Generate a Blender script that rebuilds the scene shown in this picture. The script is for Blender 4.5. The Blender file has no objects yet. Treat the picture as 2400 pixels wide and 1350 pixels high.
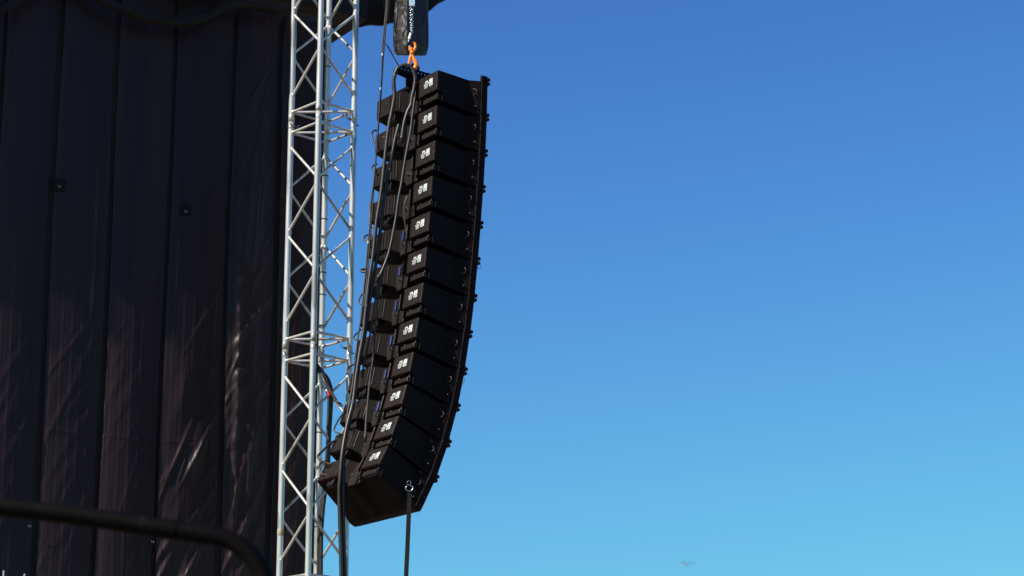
import bpy, bmesh, math, random
from mathutils import Vector, Matrix
import numpy as np
random.seed(7); rng = np.random.default_rng(7)
scene = bpy.context.scene
COL = scene.collection
R = math.radians

# ------------------------------------------------------------------ camera
cam_d = bpy.data.cameras.new("camera"); cam = bpy.data.objects.new("camera", cam_d); COL.objects.link(cam)
cam.location = (0, 0, 1.6); cam.rotation_euler = (R(90 + 15.2), 0, 0)
cam_d.sensor_width = 36.0; cam_d.lens = 81.0; cam_d.clip_end = 5000
cam_d.dof.use_dof = True; cam_d.dof.focus_distance = 18.9; cam_d.dof.aperture_fstop = 2.2
scene.camera = cam

# ------------------------------------------------------------------ sun and sky
SUN_H = Vector((-0.829, -0.559, 0)).normalized(); SUN_EL = R(40)
SUN = Vector((SUN_H.x * math.cos(SUN_EL), SUN_H.y * math.cos(SUN_EL), math.sin(SUN_EL)))
sd = bpy.data.lights.new("sun", 'SUN'); sd.energy = 5.0; sd.angle = R(0.5); sd.color = (1.0, 0.955, 0.88)
so = bpy.data.objects.new("sun", sd); COL.objects.link(so)
so.rotation_euler = SUN.to_track_quat('Z', 'Y').to_euler(); so.location = (-20, -18, 30)
world = bpy.data.worlds.new("World"); scene.world = world; world.use_nodes = True
wn = world.node_tree; wn.nodes.clear()
sky = wn.nodes.new('ShaderNodeTexSky'); sky.sky_type = 'NISHITA'; sky.sun_disc = False
sky.sun_elevation = SUN_EL; sky.sun_rotation = math.atan2(SUN_H.x, SUN_H.y)
sky.air_density = 1.0; sky.dust_density = 0.3; sky.ozone_density = 2.0; sky.altitude = 0
bg = wn.nodes.new('ShaderNodeBackground'); bg.inputs['Strength'].default_value = 0.065
wo = wn.nodes.new('ShaderNodeOutputWorld')
# clear, deeply saturated sky: the Nishita sky with a per-channel response curve
sep = wn.nodes.new('ShaderNodeSeparateColor'); cmb = wn.nodes.new('ShaderNodeCombineColor')
wn.links.new(sky.outputs[0], sep.inputs[0])
for ch_, (ref, tgt, gam) in enumerate(((1.36, .60, 1.11), (2.23, 1.93, 1.29), (3.81, 5.58, .71))):
    pw = wn.nodes.new('ShaderNodeMath'); pw.operation = 'POWER'; pw.inputs[1].default_value = gam
    ml = wn.nodes.new('ShaderNodeMath'); ml.operation = 'MULTIPLY'; ml.inputs[1].default_value = tgt / ref ** gam
    wn.links.new(sep.outputs[ch_], pw.inputs[0]); wn.links.new(pw.outputs[0], ml.inputs[0]); 
    # a gentle swell between the deep upper and the pale lower sky: 1 + k (x - 1)(xb - x), x = level over the reference
    xb, kk = ((2.44, .06), (2.23, .22), (1.71, .55))[ch_]
    def op(o_, a, b):
        n = wn.nodes.new('ShaderNodeMath'); n.operation = o_
        for i, v in enumerate((a, b)):
            if isinstance(v, (int, float)): n.inputs[i].default_value = v
            else: wn.links.new(v, n.inputs[i])
        return n.outputs[0]
    x = op('DIVIDE', sep.outputs[ch_], ref)
    sw_ = op('ADD', op('MULTIPLY', op('MAXIMUM', op('MULTIPLY', op('SUBTRACT', x, 1.0), op('SUBTRACT', xb, x)), 0.0), kk), 1.0)
    wn.links.new(op('MULTIPLY', ml.outputs[0], sw_), cmb.inputs[ch_])
wn.links.new(cmb.outputs[0], bg.inputs[0])

wn.links.new(bg.outputs[0], wo.inputs[0])
scene.view_settings.view_transform = 'Standard'; scene.view_settings.look = 'None'
scene.view_settings.gamma = 1.0; scene.view_settings.exposure = math.log2(0.1 / 0.065)   # exposed a little brighter than the lamps' nominal strength; scene.view_settings.use_curve_mapping = False

# measured world coordinates (metres) of the slack lines, edges and small fittings
D = {
 'loop': [[-1.314,17.628,3.872],[-1.309,17.628,4.101],[-1.326,17.628,4.487],[-1.338,17.628,4.747],[-1.333,17.628,4.857],[-1.322,17.646,5.052],[-1.293,17.699,5.283],[-1.252,17.735,5.479],[-1.234,17.762,5.675],[-1.212,17.785,5.871],[-1.183,17.805,6.068],[-1.167,17.823,6.283],[-1.145,17.84,6.536],[-1.121,17.851,6.717],[-1.099,17.865,6.998],[-1.068,17.875,7.229],[-1.047,17.883,7.45],[-1.027,17.89,7.695],[-1.008,17.894,7.855],[-0.986,17.897,7.978],[-0.967,17.899,8.109],[-0.975,17.899,8.195],[-0.972,17.899,8.27],[-0.948,17.899,8.341],[-0.889,17.899,8.375],[-0.836,17.899,8.356],[-0.807,17.899,8.304],[-0.799,17.899,8.24],[-0.809,17.899,8.158],[-0.822,17.899,8.098],[-0.832,17.898,8.023],[-0.859,17.896,7.963],[-0.886,17.894,7.859],[-0.905,17.891,7.71]],
 'second': [[-1.28,17.653,3.875],[-1.281,17.653,4.105],[-1.297,17.653,4.405],[-1.305,17.653,4.664],[-1.309,17.653,4.882],[-1.309,17.682,5.103],[-1.285,17.724,5.288],[-1.247,17.76,5.485],[-1.229,17.787,5.677],[-1.204,17.81,5.877],[-1.171,17.83,6.074],[-1.148,17.848,6.29],[-1.118,17.863,6.507],[-1.088,17.876,6.724],[-1.065,17.888,6.962],[-1.038,17.9,7.237],[-1.004,17.908,7.459],[-0.962,17.916,7.718],[-0.929,17.919,7.86]],
 'front': [[-0.797,17.879,8.083],[-0.816,17.876,7.926],[-0.828,17.873,7.8],[-0.867,17.867,7.566],[-0.899,17.859,7.333],[-0.924,17.853,7.179],[-0.939,17.847,7.039],[-0.977,17.836,6.81],[-1.009,17.829,6.682],[-1.052,17.823,6.567],[-1.082,17.819,6.512]],
 'braid': [[-1.014,17.91,6.716],[-1.043,17.903,6.589],[-1.071,17.893,6.444],[-1.082,17.883,6.299],[-1.095,17.865,6.083],[-1.107,17.844,5.867],[-1.124,17.827,5.724],[-1.139,17.798,5.51],[-1.148,17.769,5.349],[-1.15,17.736,5.189]],
 'braid2': [[-1.072,17.89,6.55],[-1.096,17.878,6.369],[-1.119,17.861,6.152],[-1.15,17.845,5.973],[-1.177,17.83,5.829],[-1.184,17.817,5.722]],
 'thin': [[-1.053,18.129,9.141],[-1.058,18.129,9.006],[-1.073,18.129,8.814],[-1.085,18.129,8.622],[-1.089,18.129,8.394],[-1.097,18.129,8.261],[-1.105,18.127,8.053],[-1.116,18.123,7.864],[-1.126,18.117,7.638],[-1.137,18.11,7.451],[-1.158,18.104,7.264],[-1.162,18.096,7.079],[-1.176,18.088,6.912],[-1.186,18.077,6.71],[-1.203,18.063,6.49],[-1.219,18.047,6.271],[-1.245,18.029,6.053],[-1.263,18.006,5.836],[-1.276,17.985,5.673],[-1.299,17.962,5.511],[-1.32,17.929,5.331]],
 'thin2': [[-1.045,18.179,9.162],[-1.053,18.179,8.988],[-1.068,18.179,8.776],[-1.083,18.179,8.527],[-1.096,18.179,8.223],[-1.11,18.175,7.976],[-1.124,18.17,7.768],[-1.135,18.164,7.561],[-1.145,18.156,7.355],[-1.155,18.146,7.112],[-1.168,18.136,6.89],[-1.181,18.123,6.65],[-1.197,18.108,6.43],[-1.234,18.09,6.193],[-1.256,18.067,5.956],[-1.271,18.042,5.739],[-1.284,18.023,5.594]],
 'inner': [[-0.874,17.977,8.018],[-0.875,17.974,7.849],[-0.883,17.969,7.663],[-0.895,17.963,7.477],[-0.907,17.958,7.328],[-0.932,17.952,7.181],[-0.973,17.948,7.088],[-1.01,17.946,7.033]],
 'innerb': [[-0.853,17.955,7.254],[-0.877,17.952,7.181],[-0.871,17.946,7.033],[-0.845,17.939,6.886],[-0.809,17.935,6.813],[-0.781,17.933,6.777]],
 'tail': [[-0.912,17.953,7.805],[-0.947,17.951,7.73],[-0.967,17.949,7.686]],
 'stay': [[-1.061,17.889,8.578],[-1.035,17.889,8.537],[-0.988,17.889,8.454],[-0.938,17.889,8.364]],
 'stay2': [[-1.032,17.894,8.546],[-1.007,17.894,8.501],[-0.971,17.894,8.429],[-0.934,17.894,8.366]],
 'loops': [[[-1.135,18.365,7.963],[-1.159,18.35,7.958],[-1.176,18.335,7.93],[-1.174,18.319,7.886],[-1.158,18.303,7.836],[-1.135,18.288,7.797]],[[-1.13,18.358,7.666],[-1.157,18.343,7.646],[-1.17,18.328,7.626],[-1.162,18.312,7.598],[-1.139,18.296,7.578]],[[-1.163,18.348,7.341],[-1.18,18.332,7.306],[-1.185,18.315,7.256],[-1.179,18.298,7.195],[-1.181,18.281,7.135],[-1.172,18.264,7.093],[-1.143,18.248,7.077],[-1.114,18.234,7.076]],[[-1.161,18.335,7.033],[-1.199,18.32,7.032],[-1.223,18.305,7.009],[-1.221,18.289,6.982],[-1.192,18.273,6.97],[-1.156,18.259,6.981]],[[-1.191,18.32,6.738],[-1.222,18.305,6.734],[-1.245,18.29,6.722],[-1.23,18.274,6.703],[-1.187,18.259,6.703]],[[-1.205,18.309,6.542],[-1.238,18.292,6.508],[-1.254,18.274,6.463],[-1.252,18.258,6.434],[-1.23,18.242,6.415],[-1.208,18.227,6.418]],[[-1.236,18.286,6.217],[-1.262,18.268,6.184],[-1.282,18.252,6.158],[-1.291,18.234,6.129],[-1.265,18.218,6.114]],[[-1.251,18.262,5.949],[-1.297,18.242,5.906],[-1.33,18.225,5.88],[-1.336,18.208,5.855],[-1.32,18.191,5.833],[-1.288,18.175,5.819]],[[-1.379,18.216,5.574],[-1.396,18.203,5.585],[-1.401,18.187,5.574],[-1.389,18.17,5.553],[-1.364,18.155,5.553]],[[-1.336,18.209,5.523],[-1.385,18.186,5.462],[-1.416,18.158,5.393],[-1.427,18.135,5.346],[-1.401,18.116,5.321],[-1.345,18.098,5.304]],[[-1.397,18.165,5.276],[-1.463,18.143,5.236],[-1.511,18.115,5.175],[-1.542,18.092,5.136],[-1.547,18.07,5.108],[-1.503,18.047,5.072],[-1.437,18.027,5.047]],[[-1.466,18.126,5.101],[-1.512,18.106,5.08],[-1.536,18.084,5.048],[-1.527,18.059,5.002],[-1.5,18.036,4.967],[-1.438,18.02,4.957]]],
 'strap': [[-0.783,17.42,4.719],[-0.789,17.4,4.459],[-0.795,17.38,4.228],[-0.801,17.36,3.998],[-0.821,17.3,2.947]],
 'shackle': [-0.784,17.42,4.759],
 'clevis': [[-0.831,18.02,8.619],[-0.815,18.02,8.615],[-0.807,18.02,8.6],[-0.806,18.02,8.575],[-0.816,18.02,8.552],[-0.833,18.02,8.543],[-0.85,18.02,8.552],[-0.852,18.02,8.572],[-0.853,18.02,8.589]],
 'neck': [[-0.834,18.02,8.568],[-0.835,18.02,8.551],[-0.835,18.02,8.532],[-0.835,18.02,8.517]],
 'latch': [[-0.84,18.02,8.51],[-0.85,18.02,8.47],[-0.858,18.02,8.433],[-0.861,18.02,8.412]],
 'hook': [[-0.833,18.02,8.513],[-0.822,18.02,8.483],[-0.808,18.02,8.455],[-0.799,18.02,8.433],[-0.798,18.02,8.409],[-0.808,18.02,8.393],[-0.827,18.02,8.39],[-0.848,18.02,8.399],[-0.859,18.02,8.412]],
 'chainl': [[-0.848,18.0,9.03],[-0.844,18.0,8.705]],
 'chainr': [[-0.833,18.02,9.038],[-0.831,18.02,8.701]],
 'limit': [[-0.844,18.0,8.694],[-0.858,18.0,8.64]],
 'limit2': [[-0.861,18.0,8.637],[-0.863,18.0,8.618]],
 'plate': [[-0.862,17.97,9.094],[-0.815,17.97,9.094],[-0.813,17.97,8.929],[-0.86,17.97,8.929]],
 'bag': [[[-1.008,18.2,9.542],[-0.717,18.2,9.542]],[[-1.001,18.2,9.074],[-0.712,18.2,9.074]],[[-1.0,18.2,8.996],[-0.711,18.2,8.996]],[[-0.997,18.2,8.707],[-0.709,18.2,8.707]],[[-0.995,18.2,8.604],[-0.708,18.2,8.604]]],
 'hang': [[-0.83,18.02,8.618]],
 'tc1': [[-1.703,19.1,9.606],[-1.689,19.1,8.958],[-1.681,19.1,8.399],[-1.675,19.1,7.77],[-1.67,19.1,7.075],[-1.666,19.1,6.393],[-1.667,19.1,6.093],[-1.64,19.1,6.048]],
 'tc2': [[-1.637,19.05,6.074],[-1.603,19.05,6.029],[-1.563,19.05,5.977],[-1.536,19.05,5.903],[-1.527,19.05,5.822],[-1.531,19.05,5.693],[-1.538,19.05,5.491],[-1.541,19.05,5.272],[-1.557,19.05,5.055],[-1.575,19.05,4.892],[-1.587,19.05,4.623],[-1.58,19.05,4.126]],
 'tc3': [[-1.647,19.08,6.096],[-1.624,19.08,6.044],[-1.587,19.08,5.977],[-1.556,19.08,5.895],[-1.55,19.08,5.792],[-1.553,19.08,5.607],[-1.556,19.08,5.387],[-1.567,19.08,5.205],[-1.584,19.08,5.024],[-1.598,19.08,4.843],[-1.611,19.08,4.628],[-1.604,19.08,4.13]],
 'tc4': [[-1.646,18.98,6.083],[-1.613,18.95,6.006],[-1.564,18.9,5.899],[-1.496,18.7,5.773],[-1.436,18.5,5.657],[-1.396,18.3,5.585]],
 'tape': [[-1.552,18.99,5.857],[-1.544,18.99,5.816]],
 'roofedge': [[-2.004,20.3,9.42],[-1.758,20.3,9.557],[-1.607,20.3,9.626],[-1.487,20.3,9.677],[-1.367,20.3,9.688],[-1.206,20.3,9.703],[-1.118,20.3,9.72],[-0.966,20.3,9.772],[-0.793,20.3,9.841],[-0.665,20.3,9.936],[-0.545,20.3,10.031]],
 'swag': [[-4.668,17.793,8.944],[-4.412,17.938,8.852],[-4.256,18.026,8.918],[-4.104,18.113,9.076],[-3.853,18.255,9.272],[-3.653,18.368,9.241],[-3.517,18.445,9.166],[-3.314,18.56,9.123],[-3.143,18.657,9.087],[-2.972,18.754,9.094],[-2.801,18.851,9.137],[-2.664,18.928,9.22],[-2.528,19.006,9.344],[-2.352,19.105,9.405],[-2.137,19.227,9.414],[-1.957,19.329,9.488],[-1.906,19.358,9.652]],
 'clips': [[-3.793,18.45,7.523],[-2.806,19.009,7.478],[-3.876,18.403,4.638],[-2.962,18.92,4.592]],
 'poles': [[-3.858,17.448,4.118],[-3.716,17.528,4.103]],
 'rail': [[-2.733,9.0,3.224],[-2.19,9.0,3.172],[-2.02,9.0,3.15],[-1.817,9.0,3.128],[-1.597,9.0,3.098],[-1.377,9.0,3.065],[-1.225,9.0,3.043],[-1.127,9.0,3.023],[-1.069,9.0,2.994],[-1.018,9.0,2.949],[-0.979,9.0,2.889],[-0.953,9.0,2.802],[-0.94,9.0,2.685],[-0.933,9.0,2.529]],
 'gull': [11.43,150.0,23.66],
 'earloop': [[[-0.277,17.75,6.646],[-0.256,17.75,6.617],[-0.246,17.75,6.589],[-0.266,17.75,6.578],[-0.28,17.75,6.61]],[[-0.371,17.6,5.655],[-0.377,17.6,5.62],[-0.387,17.6,5.613]]],
 'seams': [0.064,0.531,0.986,1.546,2.067,2.579,3.07,3.555,4.027],
}

# ------------------------------------------------------------------ materials
def mat(name, col, rough=0.5, metal=0.0, var=0.25, scale=8.0, bump=0.0, bscale=60.0, stretch=(1, 1, 1), spec=0.5, rvar=0.1, wear=None):
    m = bpy.data.materials.new(name); m.use_nodes = True
    nt = m.node_tree; b = nt.nodes['Principled BSDF']
    b.inputs['Metallic'].default_value = metal; b.inputs['Specular IOR Level'].default_value = spec
    tc = nt.nodes.new('ShaderNodeTexCoord'); mp = nt.nodes.new('ShaderNodeMapping'); mp.inputs['Scale'].default_value = stretch
    oi = nt.nodes.new('ShaderNodeObjectInfo'); om = nt.nodes.new('ShaderNodeVectorMath'); om.operation = 'MULTIPLY'; om.inputs[1].default_value = (37, 23, 51)
    nt.links.new(oi.outputs['Random'], om.inputs[0]); nt.links.new(tc.outputs['Object'], mp.inputs['Vector'])
    ov = nt.nodes.new('ShaderNodeVectorMath'); ov.operation = 'ADD'; nt.links.new(mp.outputs[0], ov.inputs[0]); nt.links.new(om.outputs[0], ov.inputs[1]); mp = ov
    n = nt.nodes.new('ShaderNodeTexNoise'); n.inputs['Scale'].default_value = scale; n.inputs['Detail'].default_value = 6
    nt.links.new(mp.outputs[0], n.inputs['Vector'])
    r = nt.nodes.new('ShaderNodeValToRGB'); r.color_ramp.elements[0].position = 0.3; r.color_ramp.elements[1].position = 0.72
    r.color_ramp.elements[0].color = tuple(c * (1 - var) for c in col) + (1,); r.color_ramp.elements[1].color = tuple(min(1, c * (1 + var)) for c in col) + (1,)
    nt.links.new(n.outputs[0], r.inputs[0])
    out = r.outputs[0]
    if wear:
        n2 = nt.nodes.new('ShaderNodeTexNoise'); n2.inputs['Scale'].default_value = wear[1]; n2.inputs['Detail'].default_value = 8
        nt.links.new(mp.outputs[0], n2.inputs['Vector'])
        r2 = nt.nodes.new('ShaderNodeValToRGB'); r2.color_ramp.elements[0].position = wear[2]; r2.color_ramp.elements[1].position = wear[2] + 0.05
        nt.links.new(n2.outputs[0], r2.inputs[0])
        mx = nt.nodes.new('ShaderNodeMix'); mx.data_type = 'RGBA'
        nt.links.new(r2.outputs[0], mx.inputs[0]); nt.links.new(out, mx.inputs[6]); mx.inputs[7].default_value = tuple(wear[0]) + (1,)
        out = mx.outputs[2]
    nt.links.new(out, b.inputs['Base Color'])
    mr = nt.nodes.new('ShaderNodeMapRange'); mr.inputs[3].default_value = max(0.05, rough - rvar); mr.inputs[4].default_value = min(1, rough + rvar)
    nt.links.new(n.outputs[0], mr.inputs[0]); nt.links.new(mr.outputs[0], b.inputs['Roughness'])
    if bump:
        nb = nt.nodes.new('ShaderNodeTexNoise'); nb.inputs['Scale'].default_value = bscale; nb.inputs['Detail'].default_value = 4
        nt.links.new(mp.outputs[0], nb.inputs['Vector'])
        bp = nt.nodes.new('ShaderNodeBump'); bp.inputs['Strength'].default_value = bump; bp.inputs['Distance'].default_value = 0.01
        nt.links.new(nb.outputs[0], bp.inputs['Height']); nt.links.new(bp.outputs[0], b.inputs['Normal'])
    return m

M_ALU = mat("aluminium", (0.55, 0.52, 0.475), 0.27, 0.42, 0.10, 9, 0.04, 90, (1, 1, .25), spec=.5, rvar=.08, wear=((0.32, 0.30, 0.27), 6.0, 0.57))
M_WELD = mat("weld", (0.6, 0.57, 0.52), 0.5, 0.4, 0.2, 60, 0.4, 120)
M_STEEL = mat("bright_steel", (0.72, 0.72, 0.7), 0.25, 1.0, 0.15, 30)
M_CAB = mat("textured_black_paint", (0.0085, 0.0052, 0.0045), 0.46, 0, 0.22, 25, 0.25, 420, spec=.06, wear=((0.024, 0.019, 0.016), 14.0, 0.69))
M_PLATE = mat("black_panel_paint", (0.0165, 0.0115, 0.0105), 0.38, 0, 0.15, 40, 0.12, 500, spec=.3)
M_GRILLE = mat("grille_black", (0.02, 0.018, 0.018), 0.55, 0, 0.2, 30)
M_RUBBER = mat("black_rubber", (0.024, 0.018, 0.016), 0.40, 0, 0.2, 20, 0.05, 80, spec=.4)
M_BRAID = mat("braided_sleeve", (0.04, 0.033, 0.03), 0.35, 0, 0.4, 120, 0.6, 260)
M_WHITE = mat("white_print", (0.43, 0.44, 0.42), 0.5, 0, 0.22, 25)
M_BLUE = mat("blue_connector", (0.010, 0.028, 0.13), 0.35, 0, 0.15, 40)
M_ORANGE = mat("orange_paint", (0.85, 0.215, 0.012), 0.38, 0, 0.12, 30, spec=.35)
M_RED = mat("red_tape", (0.65, 0.03, 0.02), 0.5, 0, 0.1, 30)
M_BAG = mat("black_nylon", (0.030, 0.024, 0.022), 0.38, 0, 0.2, 30, 0.25, 160, spec=.22)
M_VINYL = mat("black_vinyl_sheet", (0.0245, 0.0145, 0.0150), 0.36, 0, 0.22, 5, 0.28, 85, (1, 1, .035), rvar=0.08, spec=.14, wear=((0.04, 0.035, 0.035), 16.0, 0.69))
M_BACK = mat("black_backing_cloth", (0.040, 0.030, 0.025), 0.8, 0, 0.2, 12, 0.1, 100)
M_CANOPY = mat("black_canopy_fabric", (0.0038, 0.0026, 0.0024), 0.9, 0, 0.2, 6, 0.1, 90)
M_ROLL = mat("dark_brown_cloth", (0.0055, 0.0032, 0.0025), 0.95, 0, 0.3, 10, 0.3, 40)
M_RAIL = mat("rail_paint_with_shade", (0.0024, 0.0015, 0.0015), 0.6, 0, 0.3, 14, spec=.05, wear=((0.006, 0.005, 0.005), 9.0, 0.64))  # near-black base: the handrail's shade is put into its colour
M_STRAP = mat("black_webbing", (0.011, 0.009, 0.009), 0.7, 0, 0.2, 60, 0.3, 200, spec=.15)
M_BRK = mat("black_bracket_paint", (0.011, 0.009, 0.009), 0.7, 0, 0.2, 30, spec=.1)
M_CHAIN = mat("dark_chain_steel", (0.34, 0.34, 0.34), 0.3, 1.0, 0.3, 60)
M_TAPE = mat("tan_tape", (0.34, 0.27, 0.15), 0.6, 0, 0.15, 40)
M_TAG = mat("pale_blue_plate", (0.36, 0.5, 0.56), 0.4, 0, 0.2, 70, wear=((0.12, 0.16, 0.2), 90.0, 0.56))
M_CREAM = mat("cream_plastic", (0.75, 0.72, 0.6), 0.5, 0, 0.08, 30)
M_GROUND = mat("sandy_ground", (0.17, 0.125, 0.092), 0.9, 0, 0.2, 0.7, 0.2, 30)
M_GULL = mat("gull_feathers", (0.20, 0.21, 0.24), 0.8, 0, 0.25, 6)
M_GREYPOLE = mat("galvanised_pole", (0.2, 0.2, 0.2), 0.5, 0.3, 0.12, 12)

# ------------------------------------------------------------------ mesh helpers
class MB:
    def __init__(s): s.v = []; s.f = []; s.smooth = []
    def add(s, vs, fs, smooth=False):
        o = len(s.v); s.v += [tuple(v) for v in vs]; s.f += [tuple(i + o for i in f) for f in fs]; s.smooth += [smooth] * len(fs)
    def box(s, a, b, X=None):
        (x0, y0, z0), (x1, y1, z1) = a, b
        vs = [Vector(p) for p in ((x0,y0,z0),(x1,y0,z0),(x1,y1,z0),(x0,y1,z0),(x0,y0,z1),(x1,y0,z1),(x1,y1,z1),(x0,y1,z1))]
        if X: vs = [X @ v for v in vs]
        s.add(vs, [(0,3,2,1),(4,5,6,7),(0,1,5,4),(1,2,6,5),(2,3,7,6),(3,0,4,7)])
    def tube(s, pts, r, n=10, cap=True, squash=None):
        pts = [Vector(p) for p in pts]; rings = []
        rr = r if isinstance(r, (list, tuple)) else [r] * len(pts)
        t0 = (pts[1] - pts[0]).normalized(); ref = Vector((0, 0, 1)) if abs(t0.z) < .9 else Vector((1, 0, 0))
        a = t0.cross(ref).normalized()
        for i, p in enumerate(pts):
            t = (pts[min(i + 1, len(pts) - 1)] - pts[max(i - 1, 0)]).normalized()
            a = (a - t * a.dot(t)).normalized(); b = t.cross(a)
            rings.append([p + (a * math.cos(2 * math.pi * k / n) + b * math.sin(2 * math.pi * k / n) * (squash or 1)) * rr[i] for k in range(n)])
        vs = [v for g in rings for v in g]; fs = []
        for i in range(len(pts) - 1):
            for k in range(n):
                fs.append((i * n + k, i * n + (k + 1) % n, (i + 1) * n + (k + 1) % n, (i + 1) * n + k))
        s.add(vs, fs, True)
        if cap:
            s.add(rings[0], [tuple(range(n))[::-1]]); s.add(rings[-1], [tuple(range(n))])
    def build(s, name, m, parent=None, bevel=0.0, seg=2):
        me = bpy.data.meshes.new(name); me.from_pydata(s.v, [], s.f); me.update()
        me.polygons.foreach_set('use_smooth', s.smooth)
        bm = bmesh.new(); bm.from_mesh(me)
        if bevel:
            es = [e for e in bm.edges if len(e.link_faces) == 2 and e.calc_face_angle(0) > R(15)]
            bmesh.ops.bevel(bm, geom=es, offset=bevel, segments=seg, affect='EDGES', profile=.5, clamp_overlap=True)
        bmesh.ops.recalc_face_normals(bm, faces=bm.faces); bm.to_mesh(me); bm.free()
        me.materials.append(m)
        o = bpy.data.objects.new(name, me); COL.objects.link(o)
        if parent is not None: o.parent = parent
        return o

def smooth_path(pts, sub=4):
    pts = [Vector(p) for p in pts]; P = [pts[0] * 2 - pts[1]] + pts + [pts[-1] * 2 - pts[-2]]; out = []
    for i in range(1, len(P) - 2):
        for k in range(sub):
            t = k / sub; a, b, c, d = P[i - 1], P[i], P[i + 1], P[i + 2]
            out.append(0.5 * ((2 * b) + (c - a) * t + (2 * a - 5 * b + 4 * c - d) * t * t + (3 * b - a - 3 * c + d) * t ** 3))
    out.append(pts[-1]); return out

def tag(o, label, cat, group=None, kind=None):
    if label: o['label'] = label
    if cat: o['category'] = cat
    if group: o['group'] = group
    if kind: o['kind'] = kind
    return o
def thing(name, loc, label, cat, group=None):
    o = bpy.data.objects.new(name, None); COL.objects.link(o); o.location = loc
    return tag(o, label, cat, group)
def local(pts, loc):
    l = Vector(loc); return [Vector(p) - l for p in pts]

# ------------------------------------------------------------------ ground
g = MB(); g.add([(-1500, -1500, 0), (1500, -1500, 0), (1500, 1500, 0), (-1500, 1500, 0)], [(0, 1, 2, 3)])
o = g.build("ground", M_GROUND); o['kind'] = 'structure'

# ------------------------------------------------------------------ stage side wall of hanging black sheets
W0 = Vector((-1.62, 19.75, 0)); FW = Vector((0.870, 0.493, 0)); NW = Vector((0.493, -0.870, 0))
def wpt(t, off, z): return W0 - FW * t + NW * off + Vector((0, 0, z))
wall = thing("stage_wall", (0, 0, 0), "tall dark wall of hanging black vinyl sheets along the side of the stage, behind the silver truss", "wall")
b = MB()
for (t0, t1) in ((0.075, 7.4),):
    p = [wpt(t0, -.09, .05), wpt(t1, -.09, .05), wpt(t1, -.06, .05), wpt(t0, -.06, .05)]
    q = [v + Vector((0, 0, 9.5)) for v in p]
    b.add(p + q, [(0,3,2,1),(4,5,6,7),(0,1,5,4),(1,2,6,5),(2,3,7,6),(3,0,4,7)])
b.build("backing_sheet", M_BACK, wall)
SEAMS = D['seams'] + [D['seams'][-1] + .55 * k for k in range(1, 6)]
def ridge(x, w): return np.exp(-(x / w) ** 2)
def fbm(a, b, seed, octs=4):
    r = np.random.default_rng(seed); out = np.zeros_like(a); amp = 1.
    for k in range(octs):
        for j in range(3):
            ph, an = r.uniform(0, 6.28), r.uniform(0, 6.28)
            fr = 2 ** k * r.uniform(.8, 1.3)
            out += amp * np.sin(fr * (a * math.cos(an) + b * math.sin(an)) * 6.28 + ph) / 3
        amp *= .5
    return out
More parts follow.
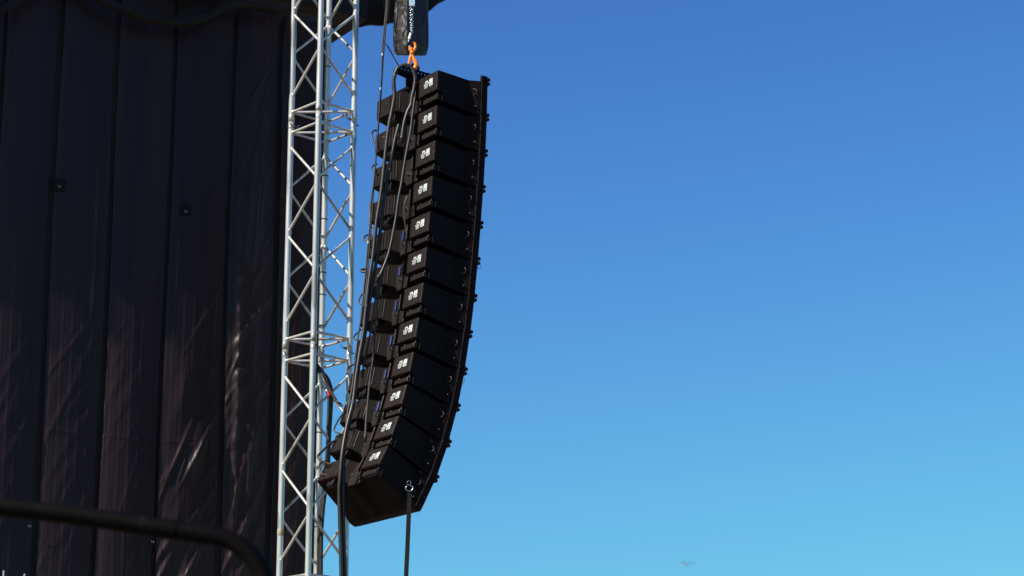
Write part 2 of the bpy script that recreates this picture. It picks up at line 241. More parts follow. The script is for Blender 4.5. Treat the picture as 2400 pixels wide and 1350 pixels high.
for i in range(len(SEAMS) - 1):
    ta, tb = SEAMS[i] + .022, SEAMS[i + 1] - .022
    vis = i < 7
    nu, nz = ((96, 560) if i in (1, 2) else (60, 360)) if vis else (10, 40)
    U, Z = np.meshgrid(np.linspace(0, 1, nu), np.linspace(.08 if not vis else 3.2, 9.44, nz))
    w = tb - ta
    T = tb + (ta - tb) * U + .007 * np.sin(Z * 1.3 + 2.1 * i) * (2 * U - 1) + .006 * np.sin(Z * .8 + i * 1.7) + .003 * np.sin(Z * 4.1 + i) * (U > .5)   # U = 0 at the left edge
    off = .026 * np.sin(np.pi * np.clip(U, 0, 1) ** .8) * (1 + .2 * np.sin(Z * 1.1 + i)) + .0007 * np.sin(U * 37 + i + .4 * np.sin(Z * .9)) + .0005 * np.sin(U * 71 + 2 * i)
    if vis:
        off = off + .003 * fbm(U * .5, Z * .12, 40 + i)
        A = {0: .3, 1: 1.0, 2: 1.15, 3: .25, 4: .25, 5: .3, 6: .3}[i]
        r = np.random.default_rng(100 + i)
        for k in range(46):
            # slanted tension wrinkles running up to the right
            zc, uc = r.uniform(3.6, 8.8), r.uniform(-.1, 1.1)
            if i == 2 and zc > 6.7: continue
            if i > 2 and zc > 6.5: continue
            ln, wd = r.uniform(.10, .45), r.uniform(.010, .034)
            ang = r.uniform(.22, .6)
            du = (U - uc) * w; dz = Z - zc
            along = du * math.sin(ang) + dz * math.cos(ang); acr = du * math.cos(ang) - dz * math.sin(ang)
            off = off + A * r.uniform(.004, .017) * ridge(acr, wd) * ridge(along, ln)
        if i == 1:   # gathered vertical seam and long folds by the truss
            s = .24 + .012 * np.sin(Z * 9)
            off = off + .020 * ridge(U - s, .06) * (1 + .5 * np.sin(Z * 31) * np.sin(Z * 13)) * ridge(Z - 6.2, 1.7)
            off = off + .05 * ridge((U - .55 - (Z - 7.6) * .17) * w, .05) * ridge(Z - 7.7, .7)
            off = off + .020 * ridge((U - .55 - (Z - 5.2) * .22) * w, .03) * ridge(Z - 5.3, .35)
        if i == 0:
            off = off + .030 * ridge(U - .05 - .02 * np.sin(Z * 3), .05) * (1 + .3 * np.sin(Z * 17)) * ridge(Z - 8.2, 1.1)
        if i == 2:
            off = off + .014 * ridge((U - .28 - (Z - 5.7) * .3) * w, .055) * ridge(Z - 5.85, .22) + .012 * ridge((U - .45 - (Z - 5.0) * .35) * w, .06) * ridge(Z - 5.2, .22) + .012 * ridge((U - .30 - (Z - 4.8) * .4) * w, .05) * ridge(Z - 4.7, .16) + .010 * ridge((U - .6 - (Z - 5.4) * .4) * w, .05) * ridge(Z - 5.5, .16)
        for zs in (5.42,):                               # horizontal weld across the sheets
            off = off + .004 * ridge(Z - zs - .01 * np.sin(U * 6), .012)
    off = off + .004
    vs = np.stack([W0.x - FW.x * T + NW.x * off, W0.y - FW.y * T + NW.y * off, Z], -1).reshape(-1, 3)
    back = vs - np.array([NW.x, NW.y, 0]) * .012
    n = nu * nz; idx = np.arange(n).reshape(nz, nu)
    F1 = np.stack([idx[:-1, :-1], idx[:-1, 1:], idx[1:, 1:], idx[1:, :-1]], -1).reshape(-1, 4)
    edge = np.concatenate([idx[0, :], idx[1:, -1], idx[-1, -2::-1], idx[-2:0:-1, 0]])
    faces = F1.tolist() + (F1[:, ::-1] + n).tolist() + [(int(edge[(k + 1) % len(edge)]), int(edge[k]), int(edge[k]) + n, int(edge[(k + 1) % len(edge)]) + n) for k in range(len(edge))]
    me = bpy.data.meshes.new("sheet"); me.from_pydata(np.vstack([vs, back]).tolist(), [], faces); me.update()
    me.polygons.foreach_set('use_smooth', [True] * (2 * len(F1)) + [False] * len(edge))
    me.materials.append(M_VINYL); so_ = bpy.data.objects.new("sheet", me); COL.objects.link(so_); so_.parent = wall
    if i == 2: so_['label'] = "sheet with bright slanting wrinkles caught by the sun"
    if i == 1: so_['label'] = "sheet with a puckered vertical seam next to the truss"
for k, c in enumerate(D['clips']):
    c = Vector(c); m_ = MB()
    X = Matrix.Translation(c) @ Matrix(((FW.x, NW.x, 0), (FW.y, NW.y, 0), (0, 0, 1))).to_4x4()
    pl = wall
    if k < 2: m_.box((-.05, -.046, -.055), (.05, -.026, .055), X); pl = m_.build("bracket", M_BRK, wall, .003)
    m_ = MB(); m_.tube([X @ Vector((.010 * math.cos(a), -.02, .010 * math.sin(a) - .02)) for a in np.linspace(2.6, 7.4, 9)], .0032, 6)
    m_.build("ring", M_CHAIN, pl)

# ------------------------------------------------------------------ stage roof
roof = thing("stage_roof", (0, 0, 0), "black fabric stage roof whose drooping edge shows above the truss and the hoist", "roof")
def OVH(t): return float(np.interp(t, (.95, 1.2, 1.45, 2.2, 3.2, 8.0), (.27, .31, .37, .30, .272, .29)))
p = [wpt(-.35, -.05, 9.60), wpt(-.35, -7, 9.9), wpt(8, -7, 9.9), wpt(8, OVH(8), 9.60), wpt(3, OVH(3), 9.60), wpt(1.45, OVH(1.45), 9.60), wpt(.95, OVH(.95), 9.60), wpt(.70, .12, 9.60)]
b = MB(); n = len(p); b.add(p + [v + Vector((0, 0, .3)) for v in p], [tuple(range(n))[::-1], tuple(range(n, 2 * n))] + [(k, (k + 1) % n, (k + 1) % n + n, k + n) for k in range(n)])
b.build("roof_panel", M_CANOPY, roof)
# valance strip along the side eave
b = MB(); pts = []
for k in range(61):
    t = .95 + k * .115
    z = 9.47 + .05 * math.sin(k * .9) * math.sin(k * .31)
    pts.append((t, z))
vs = [wpt(t, OVH(t) + .002 + .015 * math.sin(t * 9), z) for t, z in pts] + [wpt(t, OVH(t) + .002, 9.86) for t, z in pts] + [wpt(t, OVH(t) + .022 + .015 * math.sin(t * 9), z) for t, z in pts] + [wpt(t, OVH(t) + .022, 9.86) for t, z in pts]
m_ = len(pts); fs = []
for k in range(m_ - 1):
    fs += [(k, k + 1, m_ + k + 1, m_ + k), (2*m_ + k + 1, 2*m_ + k, 3*m_ + k, 3*m_ + k + 1), (k + 1, k, 2*m_ + k, 2*m_ + k + 1), (m_ + k, m_ + k + 1, 3*m_ + k + 1, 3*m_ + k)]
b.add(vs, fs, True); b.build("valance", M_CANOPY, roof)
# front skirt, its lower edge drooping in shallow curves
e = smooth_path(D['roofedge'], 6); b = MB(); m_ = len(e)
vs = [v + Vector((0, .02 * math.sin(i * .7), 0)) for i, v in enumerate(e)] + [Vector((v.x, v.y + .06 + .05 * math.sin(i * .5), 11.2)) for i, v in enumerate(e)]
vs += [v + Vector((0, .05, 0)) for v in vs]
fs = []
for k in range(m_ - 1):
    fs += [(k, k + 1, m_ + k + 1, m_ + k), (2*m_ + k + 1, 2*m_ + k, 3*m_ + k, 3*m_ + k + 1), (k + 1, k, 2*m_ + k, 2*m_ + k + 1), (m_ + k, m_ + k + 1, 3*m_ + k + 1, 3*m_ + k)]
b.add(vs, fs, True); b.build("skirt", M_CANOPY, roof)

# rolled cloth swag under the eave
sw = MB(); P = smooth_path(D['swag'], 5)
sw.tube(P, [.042 + .008 * math.sin(i * .55) + .005 * math.sin(i * 1.7) for i in range(len(P))], 10)
tag(sw.build("rolled_cloth", M_ROLL), "dark brown rolled cloth sagging in swags across the top of the sheet wall", "cloth")

# ------------------------------------------------------------------ truss tower
TC = Vector((-1.668, 19.2, 0)); TH = R(-2.33); TA = .277
E1 = Vector((math.cos(TH), math.sin(TH), 0)); E2 = Vector((-math.sin(TH), math.cos(TH), 0))
CH = {'L': TC - E1 * TA, 'R': TC + E1 * TA, 'F': TC - E2 * TA, 'B': TC + E2 * TA}
PER = 2.063; RU, RL = 8.4248, 8.2336           # upper and lower ring of one splice
tower = thing("truss_tower", tuple(TC), "silver aluminium box truss tower with zigzag bracing standing beside the black wall", "truss")
def tl(v): return v - TC
CR = .0262
for k in 'LRFB':
    c = CH[k]; b = MB(); b.tube([tl(c + Vector((0, 0, z))) for z in (0.03, 2, 4, 6, 8, 10.3)], CR, 20); ch = b.build("chord", M_ALU, tower)
    for j in range(-4, 2):
        zm = (RU + RL) / 2 + j * PER
        if zm < .3 or zm > 10.2: continue
        b = MB(); b.tube([tl(c + Vector((0, 0, zm + d))) for d in (-.062, -.06, -.004, -.004, .004, .004, .06, .062)], [CR + .0003, CR + .0011, CR + .0011, CR - .002, CR - .002, CR + .0011, CR + .0011, CR + .0003], 20)
        b.build("coupler", M_ALU, ch)
        out = (c - TC).normalized()
        side = Vector((out.y, -out.x, 0))
        for s_, dz in ((1, .03), (-1, -.03)):
            b = MB(); d = (out * (.35 if k != 'F' else .9) + side * s_ * .8 + Vector((.35, -.5, 0))).normalized()
            b.tube([tl(c + d * (CR - .004) + Vector((0, 0, zm + dz))), tl(c + d * (CR + .010) + Vector((0, 0, zm + dz)))], .0055, 8)
            b.tube([tl(c + d * (CR + .008) + Vector((0, 0, zm + dz))), tl(c + d * (CR + .014) + Vector((0, 0, zm + dz)))], .0075, 8)
            b.build("pin_and_hole_shade", M_STEEL if s_ > 0 else M_RUBBER, ch)  # the black one of each pair stands in for a shaded pin hole
def brace(a, bp_, name, r=.0117):
    a, bp_ = Vector(a), Vector(bp_); d = (bp_ - a).normalized()
    b = MB(); a2 = a + d * .018; b2 = bp_ - d * .018; b.tube([tl(a2), tl(b2)], r, 12); br = b.build(name, M_ALU, tower)
    for e_, s_ in ((a, 1), (bp_, -1)):
        w = MB(); q = e_ + d * s_ * (CR - .001); w.tube([tl(q - d * .004 * s_), tl(q + d * .002 * s_), tl(q + d * .009 * s_)], [r + .005, r + .0045, r + .0005], 10)
        w.build("weld", M_WELD, br)
def zpt(k, z): return CH[k] + Vector((0, 0, z))
for j in range(-3, 2):
    for zr in (RU + j * PER, RL + j * PER):
        if zr > 10.2 or zr < .2: continue
        for a, c in (('L', 'F'), ('F', 'R'), ('R', 'B'), ('B', 'L')): brace(zpt(a, zr), zpt(c, zr), "horizontal_brace")
        brace(zpt('L', zr), zpt('R', zr), "cross_brace")
    zt = RL + j * PER - .1126; st = .4087
    for front in (True, False):
        for c in 'LR':
            m0, o0 = (c, 'F') if front else ('B', c)
            for k in range(4):
                za, zb = zt - k * st - .02, zt - (k + 1) * st + .02
                if za < .3 or zb > 10.25: continue
                a_ = (m0, o0)[k % 2]; b_ = (o0, m0)[k % 2]
                brace(zpt(a_, min(za, 10.25)), zpt(b_, max(zb, .2)), "diagonal_brace")
b = MB(); c = CH['L']; b.tube([tl(c + Vector((0, 0, z))) for z in (4.662, 4.664, 4.716, 4.718)], [CR, CR + .0012, CR + .0012, CR], 20); b.build("tape_band", M_TAPE, tower)
b = MB(); b.box((-.5, -.5, .005), (.5, .5, .03)); b.build("base_plate", M_GREYPOLE, tower, .004)

# cables running down the truss
def cable(name, pts, r, label, m=M_RUBBER, group=None, sub=4, n=8, cat="cable"):
    P = smooth_path(pts, sub); o_ = MB(); l = P[0].copy()
    o_.tube(local(P, l), r, n); o = o_.build(name, m); o.location = l
    return tag(o, label, cat, group)
tcable = thing("power_cable", tuple(D['tc1'][0]), "black cable tied straight up the inside of the truss behind its front pole", "cable")
l0 = Vector(D['tc1'][0])
b = MB(); b.tube(local(smooth_path(D['tc1'], 5), l0), .016, 10); b.build("sheath", M_RUBBER, tcable)
for z in (8.95, 7.92, 7.52, 7.25, 7.03, 6.83, 6.55, 5.6, 5.2, 4.78):
    c = CH['B'] + Vector((0, 0, z)); b = MB()
    P = [c + Vector((math.cos(a) * .0285, math.sin(a) * .0285, .003 * math.sin(a * 2))) for a in np.linspace(0, 6.3, 17)]
    b.tube(local(P, l0), .0032, 6, squash=1.4); b.build("cable_tie", M_RUBBER, tcable)
for c, z, dr in (('R', 6.27, (-1, -.3, .18)), ('R', 8.34, (-1, -.3, .35)), ('L', 8.3, (1, -.3, -.3))):
    q = CH[c] + Vector((0, 0, z)); b = MB(); d = Vector(dr).normalized()
    b.tube(local([q + d * .02, q + d * .055, q + d * .06], l0), [.012, .010, .003], 8)
    b.tube(local([q + d * .05, q + d * .085 + Vector((0, 0, .02))], l0), .0026, 5); b.tube(local([q + d * .05, q + d * .08 + Vector((0, 0, -.008))], l0), .0026, 5)
    b.build("cable_tie", M_RUBBER, tcable)
cable("power_cable", D['tc2'], .017, "thick black cable arcing off the back pole of the truss, outer one of two")
cable("power_cable", D['tc3'], .014, "black cable with a red tape mark hanging close along the truss's back pole")
cable("power_cable", D['tc4'], .013, "short black cable stretched from the truss across to the back of the speakers")
tp = MB(); a, c = [Vector(v) for v in D['tape']]; tp.tube(local([a, c], a), .0185, 10); t_ = tp.build("red_tape", M_RED, bpy.data.objects["power_cable.002"]); t_.location = a - bpy.data.objects["power_cable.002"].location

# ------------------------------------------------------------------ loudspeaker cabinets
YAW = R(54.65); AL = Vector((math.cos(YAW), -math.sin(YAW), 0)); AF = Vector((math.sin(YAW), math.cos(YAW), 0))
TILT = [1.64, 2.54, 3.21, 4.13, 5.0, 5.91, 7.64, 9.41, 12.33, 16.39, 21.25, 26.99]; PITCH = .3107
HB = .3065
def zb(y):  return -HB if y > -.06 else -HB + (-.06 - y) * (HB - .177) / .414
def body_mesh():
    ol = [(-.475, 0), (.466, 0), (.466, -.06), (.422, -.15), (.456, -.474), (.17, -.474), (.10, -.389), (-.10, -.389), (-.17, -.474), (-.475, -.474), (-.455, -.15), (-.475, -.06)]
    n = len(ol); b = MB()
    top = [(x, y, -.002) for x, y in ol]; bot = [(x, y, zb(y)) for x, y in ol]
    fs = [tuple(range(n))] + [(k, k + n, (k + 1) % n + n, (k + 1) % n) for k in range(n)] + [(n, n + 11, n + 2, n + 1), tuple(n + k for k in range(11, 1, -1))]
    b.add(top + bot, fs); return b
ROWS = ["topmost black loudspeaker cabinet, hanging right under the rigging beam and the orange hook",
 "second loudspeaker cabinet from the top, just below the one under the rigging beam",
 "third loudspeaker cabinet from the top of the hanging column",
 "fourth loudspeaker cabinet from the top of the hanging column",
 "fifth loudspeaker cabinet from the top, the highest one showing a blue connector",
 "sixth loudspeaker cabinet from the top, with a thin wire loop off its front edge",
 "seventh loudspeaker cabinet from the top, at the middle of the column's bend",
 "fifth loudspeaker cabinet counted up from the column's bottom end",
 "fourth loudspeaker cabinet counted up from the column's bottom end",
 "third loudspeaker cabinet from the bottom of the curved column",
 "second lowest loudspeaker cabinet, tilted above the one holding the strap",
 "lowest and most tilted loudspeaker cabinet, with a shackle and strap on its side"]
GC = "loudspeaker cabinets of the hanging column"
def make_cabinet():
    t = thing("line_array_cabinet", (0, 0, 0), ROWS[0], "loudspeaker", GC)
    body_mesh().build("body", M_CAB, t, .007, 2)
    b = MB(); b.box((-.455, .001, -HB + .012), (.455, .014, -.014)); b.build("front_grille", M_GRILLE, t, .003)
    for s in (1, -1):
        b = MB(); x0, x1 = (.192, .450) if s > 0 else (-.468, -.192); b.box((x0, -.4795, -.171), (x1, -.4745, -.008)); lp = b.build("wing_panel", M_PLATE, t, .003)
        if s == 1:
            lg = MB()                                   # the white print, laid out in the panel plane
            X0, Wd, Zt, Hd = .262, .130, -.052, .066
            def bx(u0, u1, w0, w1): lg.box((X0 + u0 * Wd, -.4806, Zt - w1 * Hd), (X0 + u1 * Wd, -.4798, Zt - w0 * Hd))
            for r_ in ((.59,.98,0,.58),(.59,.98,.62,.72),(.59,.68,.72,.82),(.86,.98,.72,.82),(.59,.98,.82,.93),(.13,.44,.04,.24),(.13,.20,.24,.46),(.38,.44,.24,.46),(.20,.38,.40,.46),(.47,.56,.30,.40),(.47,.56,.44,.56),(.0,.07,.38,.62),(.07,.13,.56,.66),(.13,.43,.52,.60),(.10,.45,.65,.71),(.02,.42,.78,.85),(.06,.38,.90,.97)): bx(*r_)
            lg.build("logo", M_WHITE, lp)
        else:
            b = MB(); b.tube([(-.33, -.479, -.06), (-.33, -.486, -.06)], .008, 8); b.build("screw", M_STEEL, lp)
        b = MB()
        x0, x1 = (.24, .436) if s > 0 else (-.285, -.20); b.box((x0, -.470, -.248), (x1, -.436, -.208))
        for xx in (x0 + .012, x1 - .03): b.box((xx, -.452, -.212), (xx + .018, -.40, -.166))
        b.build("grab_handle", M_PLATE, t, .004)
        b = MB(); xx = s * .196; b.box((xx - .006, -.473, -.235), (xx + .006, -.44, -.19)); b.build("stop_block", M_PLATE, t, .002)
        b = MB(); xs = s * .478
        b.tube([(s * .44, -.115, -.078), (s * .466, -.103, -.088), (s * .4745, -.10, -.104), (s * .466, -.10, -.122), (s * .44, -.11, -.132)], .0042, 8)
        b.build("side_handle", M_PLATE, t)
        b = MB(); b.tube([(s * .44, -.10, -.236), (s * .469, -.10, -.236), (s * .473, -.10, -.236)], [.008, .008, .005], 8); b.build("knob", M_PLATE, t)
        b = MB(); x0, x1 = sorted((s * .450, s * .479)); b.box((x0, -.055, -.29), (x1, .004, .046)); b.build("rigging_link", M_CAB, t, .004)
        for z in (.018, -.019):
            b = MB(); b.tube([(s * .458, .010, z), (s * .486, .010, z)], .0150, 12); b.build("latch", M_CAB, t, .003)
    # added black filler hiding the shaded undercut wedge below the near side wall
    pr = [(-.425, zb(-.425) + .006), (-.065, zb(-.065) + .006), (-.065, -.301), (-.425, -.256)]
    b = MB(); b.add([(.438, y, z) for y, z in pr] + [(.4535, y, z) for y, z in pr], [(0,1,2,3),(7,6,5,4),(0,4,5,1),(1,5,6,2),(2,6,7,3),(3,7,4,0)]); ck = b.build("undercut_filler", M_CAB, t, .003)
    b = MB(); b.box((-.085, -.3945, -.235), (.085, -.3892, -.015)); cp = b.build("connector_panel", M_PLATE, t, .003)
    b = MB(); b.box((-.058, -.410, -.115), (-.037, -.3945, -.035)); b.build("power_connector", M_BLUE, cp, .004)
    b = MB(); b.tube([(-.046, -.395, -.14), (-.046, -.418, -.14)], .013, 12); b.build("signal_socket", M_STEEL, cp)
    b = MB()
    for (x, z) in ((-.07, -.022), (-.02, -.02), (.0, -.05), (-.024, -.15), (-.066, -.165), (-.01, -.125), (.03, -.04), (.06, -.21), (-.075, -.21)):
        b.tube([(x, -.394, z), (x, -.3985, z)], .0052, 6)
    b.build("screws", M_STEEL, cp)
    for x, zt_, zl in ((-.155, -.012, -.165), (.085, -.02, -.15)):
        b = MB(); b.box((x - .009, -.455, zl), (x + .009, -.388, zt_)); b.build("rail", M_PLATE, t, .004)
    for x in (.125,):
        b = MB(); b.box((x - .006, -.43, -.225), (x + .006, -.405, -.17)); b.build("cable_guide", M_PLATE, t, .002)
    return t
def copy_thing(o):
    c = o.copy(); COL.objects.link(c)
    for ch in o.children:
        d = ch.copy(); COL.objects.link(d); d.parent = c
        for g_ in ch.children:
            e_ = g_.copy(); COL.objects.link(e_); e_.parent = d
    return c
q = Vector((-.4783, 18.3, 8.2283)); FR = []
for tdeg in TILT:
    t = R(tdeg); fd = AF * math.cos(t) - Vector((0, 0, 1)) * math.sin(t); up = Vector((0, 0, 1)) * math.cos(t) + AF * math.sin(t)
    FR.append((q.copy(), fd, up)); q = q - up * PITCH
def aloc(i, u, f, z): q_, fd, up = FR[i]; return q_ + AL * u + fd * f + up * z
proto = make_cabinet(); CABS = []
for i, (q_, fd, up) in enumerate(FR):
    CABS.append(proto if i == 0 else copy_thing(proto))
for i in (0, 1, 2, 3, 10, 11):          # these backs show no blue connector
    for ch in list(CABS[i].children):
        for g_ in list(ch.children):
            if g_.name.startswith('power_connector'): bpy.data.objects.remove(g_)
for i, (q_, fd, up) in enumerate(FR):
    c = CABS[i]
    jit = Matrix.Rotation(R(random.uniform(-.35, .35)), 4, 'Z') @ Matrix.Rotation(R(random.uniform(-.25, .25)), 4, 'Y')
    c.matrix_world = Matrix.Translation(q_) @ Matrix((AL, fd, up)).transposed().to_4x4() @ jit
    c['label'] = ROWS[i]

# thin safety wires at two front edges
for k, (i, w) in enumerate(zip((5, 8), D['earloop'])):
    b = MB(); X = CABS[i].matrix_world.inverted() if False else (Matrix.Translation(FR[i][0]) @ Matrix((AL, FR[i][1], FR[i][2])).transposed().to_4x4()).inverted()
    b.tube([X @ v for v in smooth_path(w, 4)], .0022, 5); b.build("safety_wire", M_RUBBER, CABS[i])

# ------------------------------------------------------------------ rigging beam on the top cabinet
rb = thing("rigging_beam", (0, 0, 0), "black perforated steel rigging beam between the orange hook and the topmost cabinet", "rigging")
rb.matrix_world = Matrix.Translation(FR[0][0]) @ Matrix((AL, FR[0][1], FR[0][2])).transposed().to_4x4()
for s in (-1, 1):
    b = MB(); xs = s * .03
    prof = [(-.60, .112), (-.585, .142), (-.04, .142), (-.04, .002), (-.475, .002), (-.475, .072), (-.60, .092)]
    n = len(prof); b.add([(xs - .005, y, z) for y, z in prof] + [(xs + .005, y, z) for y, z in prof], [tuple(range(n))[::-1], tuple(range(n, 2 * n))] + [(k, (k + 1) % n, (k + 1) % n + n, k + n) for k in range(n)])
    sp = b.build("side_plate", M_CAB, rb)
    b = MB()
    for k in range(16): y = -.565 + k * .033; b.tube([(xs - .0062, y, .115), (xs + .0062, y, .115)], .005, 8)
    b.build("pin_holes", M_STEEL, sp)
b = MB(); b.box((-.025, -.05, .08), (.025, -.02, .135)); b.build("spacer", M_CAB, rb, .002)
for y in (-.14, -.40):
    b = MB(); b.box((-.28, y - .025, .004), (.28, y + .025, .034)); b.build("cross_bar", M_CAB, rb, .004)
b = MB(); sh = [( 0, -.41 + .034 * math.cos(a), .172 + .034 * math.sin(a)) for a in np.linspace(-.9, 4.05, 12)]
b.tube(sh, .011, 8); b.tube([(-.045, -.41, .127), (.045, -.41, .127)], .012, 8); b.build("shackle", M_CAB, rb)

# ------------------------------------------------------------------ chain hoist and bag
hz = Vector((-.845, 18.0, 9.35)); ho = thing("chain_hoist", tuple(hz), "chain hoist with twin chains and an orange swivel hook above the loudspeakers", "hoist")
b = MB(); b.box((-.16, -.02, .02), (.30, .44, .42)); b.build("motor_housing", M_RAIL, ho, .03)
b = MB(); b.box((-.05, .1, .40), (.05, .2, .56)); b.build("top_mount", M_RAIL, ho, .01)
P = [Vector(v) for v in D['plate']]; b = MB(); c = sum(P, Vector()) / 4
b.add(local([P[0], P[1], P[2], P[3]], hz) + local([v + Vector((0, .03, 0)) for v in P], hz), [(0,1,2,3),(7,6,5,4),(0,4,5,1),(1,5,6,2),(2,6,7,3),(3,7,4,0)]); b.build("label_plate", M_TAG, ho)
def chain(name, a, c, ll):
    a, c = Vector(a), Vector(c); d = (c - a); n = int(d.length / ll); b = MB()
    for k in range(n):
        p0 = a + d * (k / n); ax = Vector((1, 0, 0)) if k % 2 else Vector((.25, .97, 0)); h = ll * .62
        P = [p0 + ax * (.0062 * math.cos(t)) + Vector((0, 0, -ll / 2 + h * math.sin(t))) for t in np.linspace(0, 2 * math.pi, 11)]
        b.tube(local(P, hz), .0034, 5, cap=False)
    o = b.build(name, M_CHAIN, ho); o['kind'] = 'stuff'; return o
chain("chain", D['chainl'][0], D['chainl'][1], .021); chain("chain", D['chainr'][0], D['chainr'][1], .024)
b = MB(); b.tube(local(D['limit'], hz), .0115, 10); b.build("chain_stop", M_CREAM, ho)
b = MB(); b.tube(local(D['limit2'], hz), .006, 8); b.build("chain_end", M_STEEL, ho)
# load block between chain and hook
b = MB(); b.tube(local([D['chainr'][1], (D['clevis'][3][0] - .012, D['clevis'][3][1], D['clevis'][3][2] + .05)], hz), .010, 8); b.build("load_chain_link", M_RUBBER, ho)
hk = MB()
P = smooth_path(D['clevis'], 4); hk.tube(local(P, hz), [.009 + .004 * min(i, len(P) - i) / (len(P) / 2) for i in range(len(P))], 10)
hk.tube(local(smooth_path(D['neck'], 3), hz), [.017, .018, .017, .015, .013, .013, .016, .019, .020, .016][:len(smooth_path(D['neck'], 3))], 12)
P = smooth_path(D['hook'], 4); hk.tube(local(P, hz), [.011 + .008 * math.sin(math.pi * min(1, i / len(P) * 1.15)) for i in range(len(P))], 12)
hook = hk.build("swivel_hook", M_ORANGE, ho)
b = MB(); P = smooth_path(D['latch'], 3); b.tube(local(P, hz), [.013, .0135, .014, .0135, .013, .012, .012, .011, .011, .010][:len(P)], 10); b.build("hook_latch", M_ORANGE, hook)

bc = Vector((-.855, 18.26, 8.6)); bag = thing("chain_bag", tuple(bc), "tall wrinkled black nylon bag hanging behind the hoist chain", "bag")
nu, nz = 200, 220; vs = []                     # footprint turned with the column: one narrow face to the sun, one broad face in shade
HL, HF = .094, .128
BR = Matrix.Rotation(R(9), 3, 'Z'); BL = BR @ AL; BF = BR @ AF
for j in range(nz):
    v = j / (nz - 1); z = v * .95
    for k in range(nu):
        a = 2 * math.pi * k / nu; ca, sa = math.cos(a), math.sin(a); ex = .22
        x = math.copysign(abs(ca) ** ex, ca); y = math.copysign(abs(sa) ** ex, sa)     # x along AL, y along AF
        tp = max(0, 1 - v / .10) ** 1.7
        hl = HL * (1 - .10 * max(0, v - .25) - .16 * tp + .03 * math.sin(v * 9)); hf = HF * (1 - .06 * max(0, v - .25) - .13 * tp + .02 * math.sin(v * 7 + 1))
        lx, ly = x * hl, y * hf
        if sa < 0 and abs(y) > .9:             # creased narrow face
            e_ = max(0, 1 - x ** 4) ** 1.2
            d_ = .010 * math.exp(-((x - .25 + 1.5 * (v - .25)) / .16) ** 2) + .009 * math.exp(-((x + .55 + 1.1 * (v - .3)) / .12) ** 2) + .009 * math.exp(-((x - .75 + 1.7 * (v - .35)) / .10) ** 2)
            d_ += .0035 * math.sin(20 * x + 30 * v + 4 * math.sin(13 * v + 2 * x)) + .0022 * math.sin(75 * v - 14 * x + 3 * math.sin(9 * x)) + .0016 * math.sin(44 * x + 95 * v)
            d_ += .010 * math.exp(-((v - .12 - .10 * x) / .018) ** 2) + .008 * math.exp(-((v - .15 + .12 * x) / .014) ** 2) - .008 * math.exp(-((v - .09) / .02) ** 2)
            ly -= d_ * e_
        if ca > 0 and abs(x) > .9:             # broad face, flatter
            e_ = 1 - y ** 6
            lx += e_ * (.004 * math.sin(5 * y + 9 * v) + .005 * math.exp(-((y - .3 - 1.2 * (v - .3)) / .07) ** 2) + .004 * math.exp(-((y - .65 - 1.1 * (v - .4)) / .05) ** 2))
        p_ = BL * lx + BF * ly; vs.append((p_.x, p_.y, z + .33 * p_.y * (1 - v) ** 9 + .004 * math.sin(14 * lx / HL) * tp))
fs = [(j * nu + k, j * nu + (k + 1) % nu, (j + 1) * nu + (k + 1) % nu, (j + 1) * nu + k) for j in range(nz - 1) for k in range(nu)]
b = MB(); b.add(vs, fs, True); b.add(vs[:nu], [tuple(range(nu))[::-1]]); b.add(vs[-nu:], [tuple(range(nu))]); b.build("sack", M_BAG, bag)

# ------------------------------------------------------------------ cables on the loudspeaker column
cable("multicore_cable", D['loop'], .0158, "thick black cable looped over the rigging beam and hanging down the column's back")
cable("multicore_cable", D['second'], .0145, "black cable hanging beside the looped one, right of the pair down the column's back")
cable("multicore_cable", D['front'], .0122, "glossy black cable slanting from under the loop down across the cabinets' backs")
cable("braided_cable", D['braid'], .009, "braided black cable hanging among the lower cabinets' backs, right of the cable pair", M_BRAID)
cable("braided_cable", D['braid2'], .008, "shorter braided black cable ending beside the lower cabinets' backs", M_BRAID)
cable("thin_cable", D['thin'], .0066, "thin black cable with pale tape marks, leftmost line down the loudspeaker column")
cable("thin_cable", D['thin2'], .0062, "thin black cable running just right of the leftmost line on the speaker column")
cable("thin_cable", D['inner'], .008, "dull black cable hanging in the recess behind the upper cabinets")
cable("thin_cable", D['innerb'], .0062, "thin wire curving over the fifth cabinet's blue connector")
cable("thin_cable", D['tail'], .006, "short black cable tail slanting across the second cabinet's back")
cable("stay_rope", D['stay'], .0042, "thin black line tied from the leftmost cable down to the loop at the rigging beam", cat="rope")
cable("stay_rope", D['stay2'], .0036, "loose short black line end beside the tied line above the rigging beam", cat="rope")
tk = bpy.data.objects["thin_cable"]; P = smooth_path(D['thin'], 4)
for k in (13, 20, 48):
    b = MB(); a, c = P[k], P[k] + (P[k + 1] - P[k]).normalized() * .022; b.tube(local([a, c], tk.location), .0085, 8); b.build("tape_mark", M_WHITE, tk)
LNK = ["slim link cable bowing out left between the first and second cabinets", "link cable plug poking out left at the third cabinet's back", "link cable hugging the fourth cabinet's back edge",
 "small round link cable loop beside the fifth cabinet's back", "thick stubby link cable end sticking straight out at the sixth cabinet", "link cable curling out left above the seventh cabinet",
 "link cable slanting out left above the eighth cabinet, close to the truss", "link cable hooking over the truss pole beside the ninth cabinet", "short link cable kink at the tenth cabinet's top back corner",
 "link cable bowing out between the tenth and eleventh cabinets", "thick link cable bowing out across the truss between the two lowest cabinets", "link cable looping tightly at the lowest cabinet's back corner"]
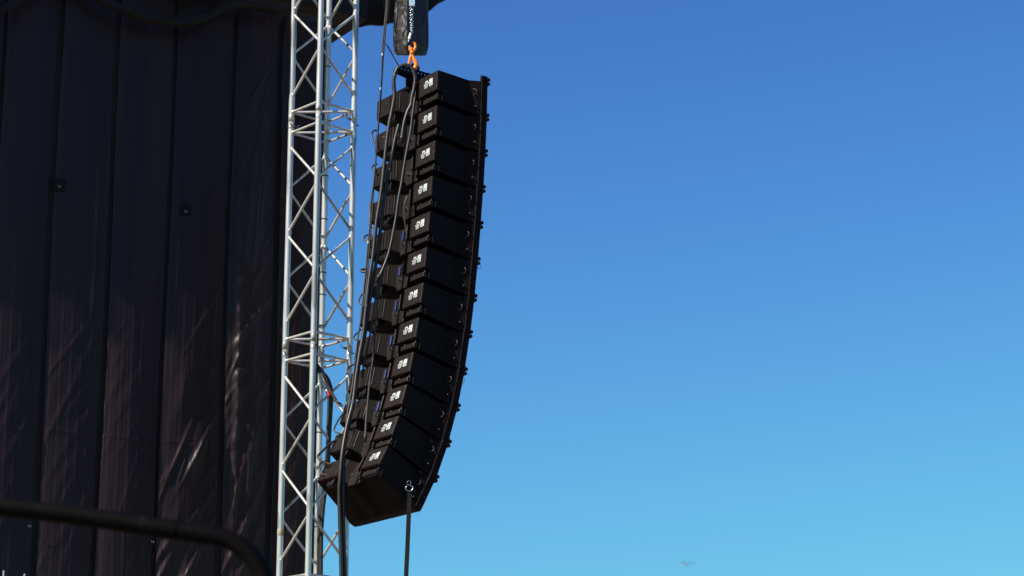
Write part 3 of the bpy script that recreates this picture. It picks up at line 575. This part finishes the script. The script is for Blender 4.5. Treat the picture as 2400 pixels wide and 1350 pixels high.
for nm, e0, e1, rr in (("multicore_cable.002", -1, -2, .016), ("braided_cable", -1, -2, .014), ("braided_cable.001", -1, -2, .013), ("thin_cable.004", -1, -2, .011), ("thin_cable.002", -1, -2, .012), ("multicore_cable", -1, -2, .019), ("thin_cable.001", -1, -2, .011)):
    ob = bpy.data.objects[nm]; key = {"multicore_cable.002": 'front', "braided_cable": 'braid', "braided_cable.001": 'braid2', "thin_cable.004": 'tail', "thin_cable.002": 'inner', "multicore_cable": 'loop', "thin_cable.001": 'thin2'}[nm]
    a, c = Vector(D[key][e0]), Vector(D[key][e1]); d = (a - c).normalized(); b = MB()
    b.tube([p_ - ob.location for p_ in (a - d * .045, a - d * .04, a - d * .012, a - d * .01, a + d * .02, a + d * .022)], [rr * .75, rr, rr, rr * .85, rr * .85, rr * .5], 10); b.build("plug", M_RUBBER, ob)
for key, nm, ks, rr in (('loop', "multicore_cable", (28, 44, 70, 88), .0185), ('second', "multicore_cable.001", (22, 50, 64), .017), ('front', "multicore_cable.002", (9, 30), .0145)):
    ob = bpy.data.objects[nm]; P = smooth_path(D[key], 4)
    for k in ks:
        if k + 1 >= len(P): continue
        d = (P[k + 1] - P[k]).normalized(); b = MB(); b.tube([P[k] - ob.location, P[k] + d * .014 - ob.location], rr, 8); b.build("cable_tie", M_BRAID, ob)
for k, L_ in enumerate(D['loops']):
    cable("link_cable", L_, .0072 if k not in (4, 10) else .0095, LNK[k], group="link cables along the column's back")

# ------------------------------------------------------------------ tie-down strap on the bottom cabinet
s0 = Vector(D['shackle']); st = thing("tie_down_strap", tuple(s0), "black webbing strap with a bright shackle pulling down on the lowest cabinet", "strap")
P = smooth_path(D['strap'], 4); P.append(Vector((P[-1].x - .02, P[-1].y, .02)))
b = MB(); vs = []
for p_ in P:
    for dx, dy in ((-.017, 0), (.017, .004), (.017, .009), (-.017, .005)): vs.append(p_ - s0 + Vector((dx, dy, 0)))
fs = []
for i in range(len(P) - 1):
    for k in range(4): fs.append((4 * i + k, 4 * i + (k + 1) % 4, 4 * i + 4 + (k + 1) % 4, 4 * i + 4 + k))
fs += [(0, 3, 2, 1), tuple(4 * (len(P) - 1) + k for k in range(4))]
b.add(vs, fs); b.build("webbing", M_STRAP, st)
b = MB(); b.tube([(-.026 + .0 * a, -.0, .0) for a in (0,)] + [Vector((.028 * math.cos(a) - .002, -.004, .026 * math.sin(a) - .012)) for a in np.linspace(3.3, 6.9, 10)], .0055, 8)
b.tube([(-.022, -.004, .016), (.022, -.004, -.001)], .0050, 8); b.build("shackle", M_CHAIN, st)
b = MB(); b.tube([(.006, -.002, .012), (.012, .0, .032), (.0, .004, .046), (-.014, .004, .04), (-.016, .002, .026)], .005, 8); b.build("lug", M_RUBBER, st)

# ------------------------------------------------------------------ foreground handrail, poles, gull
hr = thing("handrail", (-.895, 9.0, 0), "dark tubular handrail bending down at its end in front of the sheet wall", "handrail")
l = Vector((-.895, 9.0, 0)); P = smooth_path(D['rail'], 6) + [Vector((-.89, 9.0, 1.2)), Vector((-.89, 9.0, .02))]
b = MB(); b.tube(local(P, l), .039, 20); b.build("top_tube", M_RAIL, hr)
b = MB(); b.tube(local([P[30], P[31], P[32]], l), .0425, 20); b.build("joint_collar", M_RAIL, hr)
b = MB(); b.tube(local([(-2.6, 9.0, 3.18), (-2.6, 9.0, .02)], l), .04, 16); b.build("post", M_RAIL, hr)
for k, (c, nm) in enumerate(zip(D['poles'], ("grey metal pole standing by the sheet wall, the one nearer the picture's corner", "grey metal pole standing by the sheet wall, the shorter-looking one right of the first"))):
    b = MB(); c = Vector(c); b.tube([(0, 0, .0), (0, 0, c.z - .01), (0, 0, c.z)], [.009, .009, .006], 10); o = b.build("metal_pole", M_GREYPOLE); o.location = (c.x, c.y, 0); tag(o, nm, "pole", "metal poles at the foot of the wall")

gc = Vector(D['gull']); gu = thing("gull", tuple(gc), "small grey gull gliding far off with its wings spread, low in the sky", "bird")
b = MB(); b.tube([(0, -.2, -.02), (0, -.17, -.01), (0, -.1, .0), (0, .02, 0), (0, .14, 0), (0, .22, .01), (0, .3, .015)], [.01, .035, .055, .07, .055, .03, .008], 12); b.build("body", M_GULL, gu)
for s in (-1, 1):
    b = MB(); sec = [(0.03, .0, .13, .012), (.2, .055, .15, .014), (.34, .065, .13, .01), (.5, .05, .07, .006), (.62, .03, .015, .003)]; vs = []
    for (x, z, ch, th) in sec:
        sw_ = .02 if x < .3 else (.02 + (x - .3) * .35)
        vs += [(s * x, -ch / 2 + sw_, z + .05), (s * x, sw_, z + .05 + th), (s * x, ch / 2 + sw_, z + .05), (s * x, sw_, z + .05 - th)]
    fs = []
    for i in range(len(sec) - 1):
        for k in range(4): fs.append((4*i + k, 4*i + (k+1) % 4, 4*i + 4 + (k+1) % 4, 4*i + 4 + k))
    fs += [(0, 1, 2, 3), (19, 18, 17, 16)]
    b.add(vs, fs, True); b.build("wing", M_GULL, gu)
gu.rotation_euler = (R(-8), R(3), R(12))
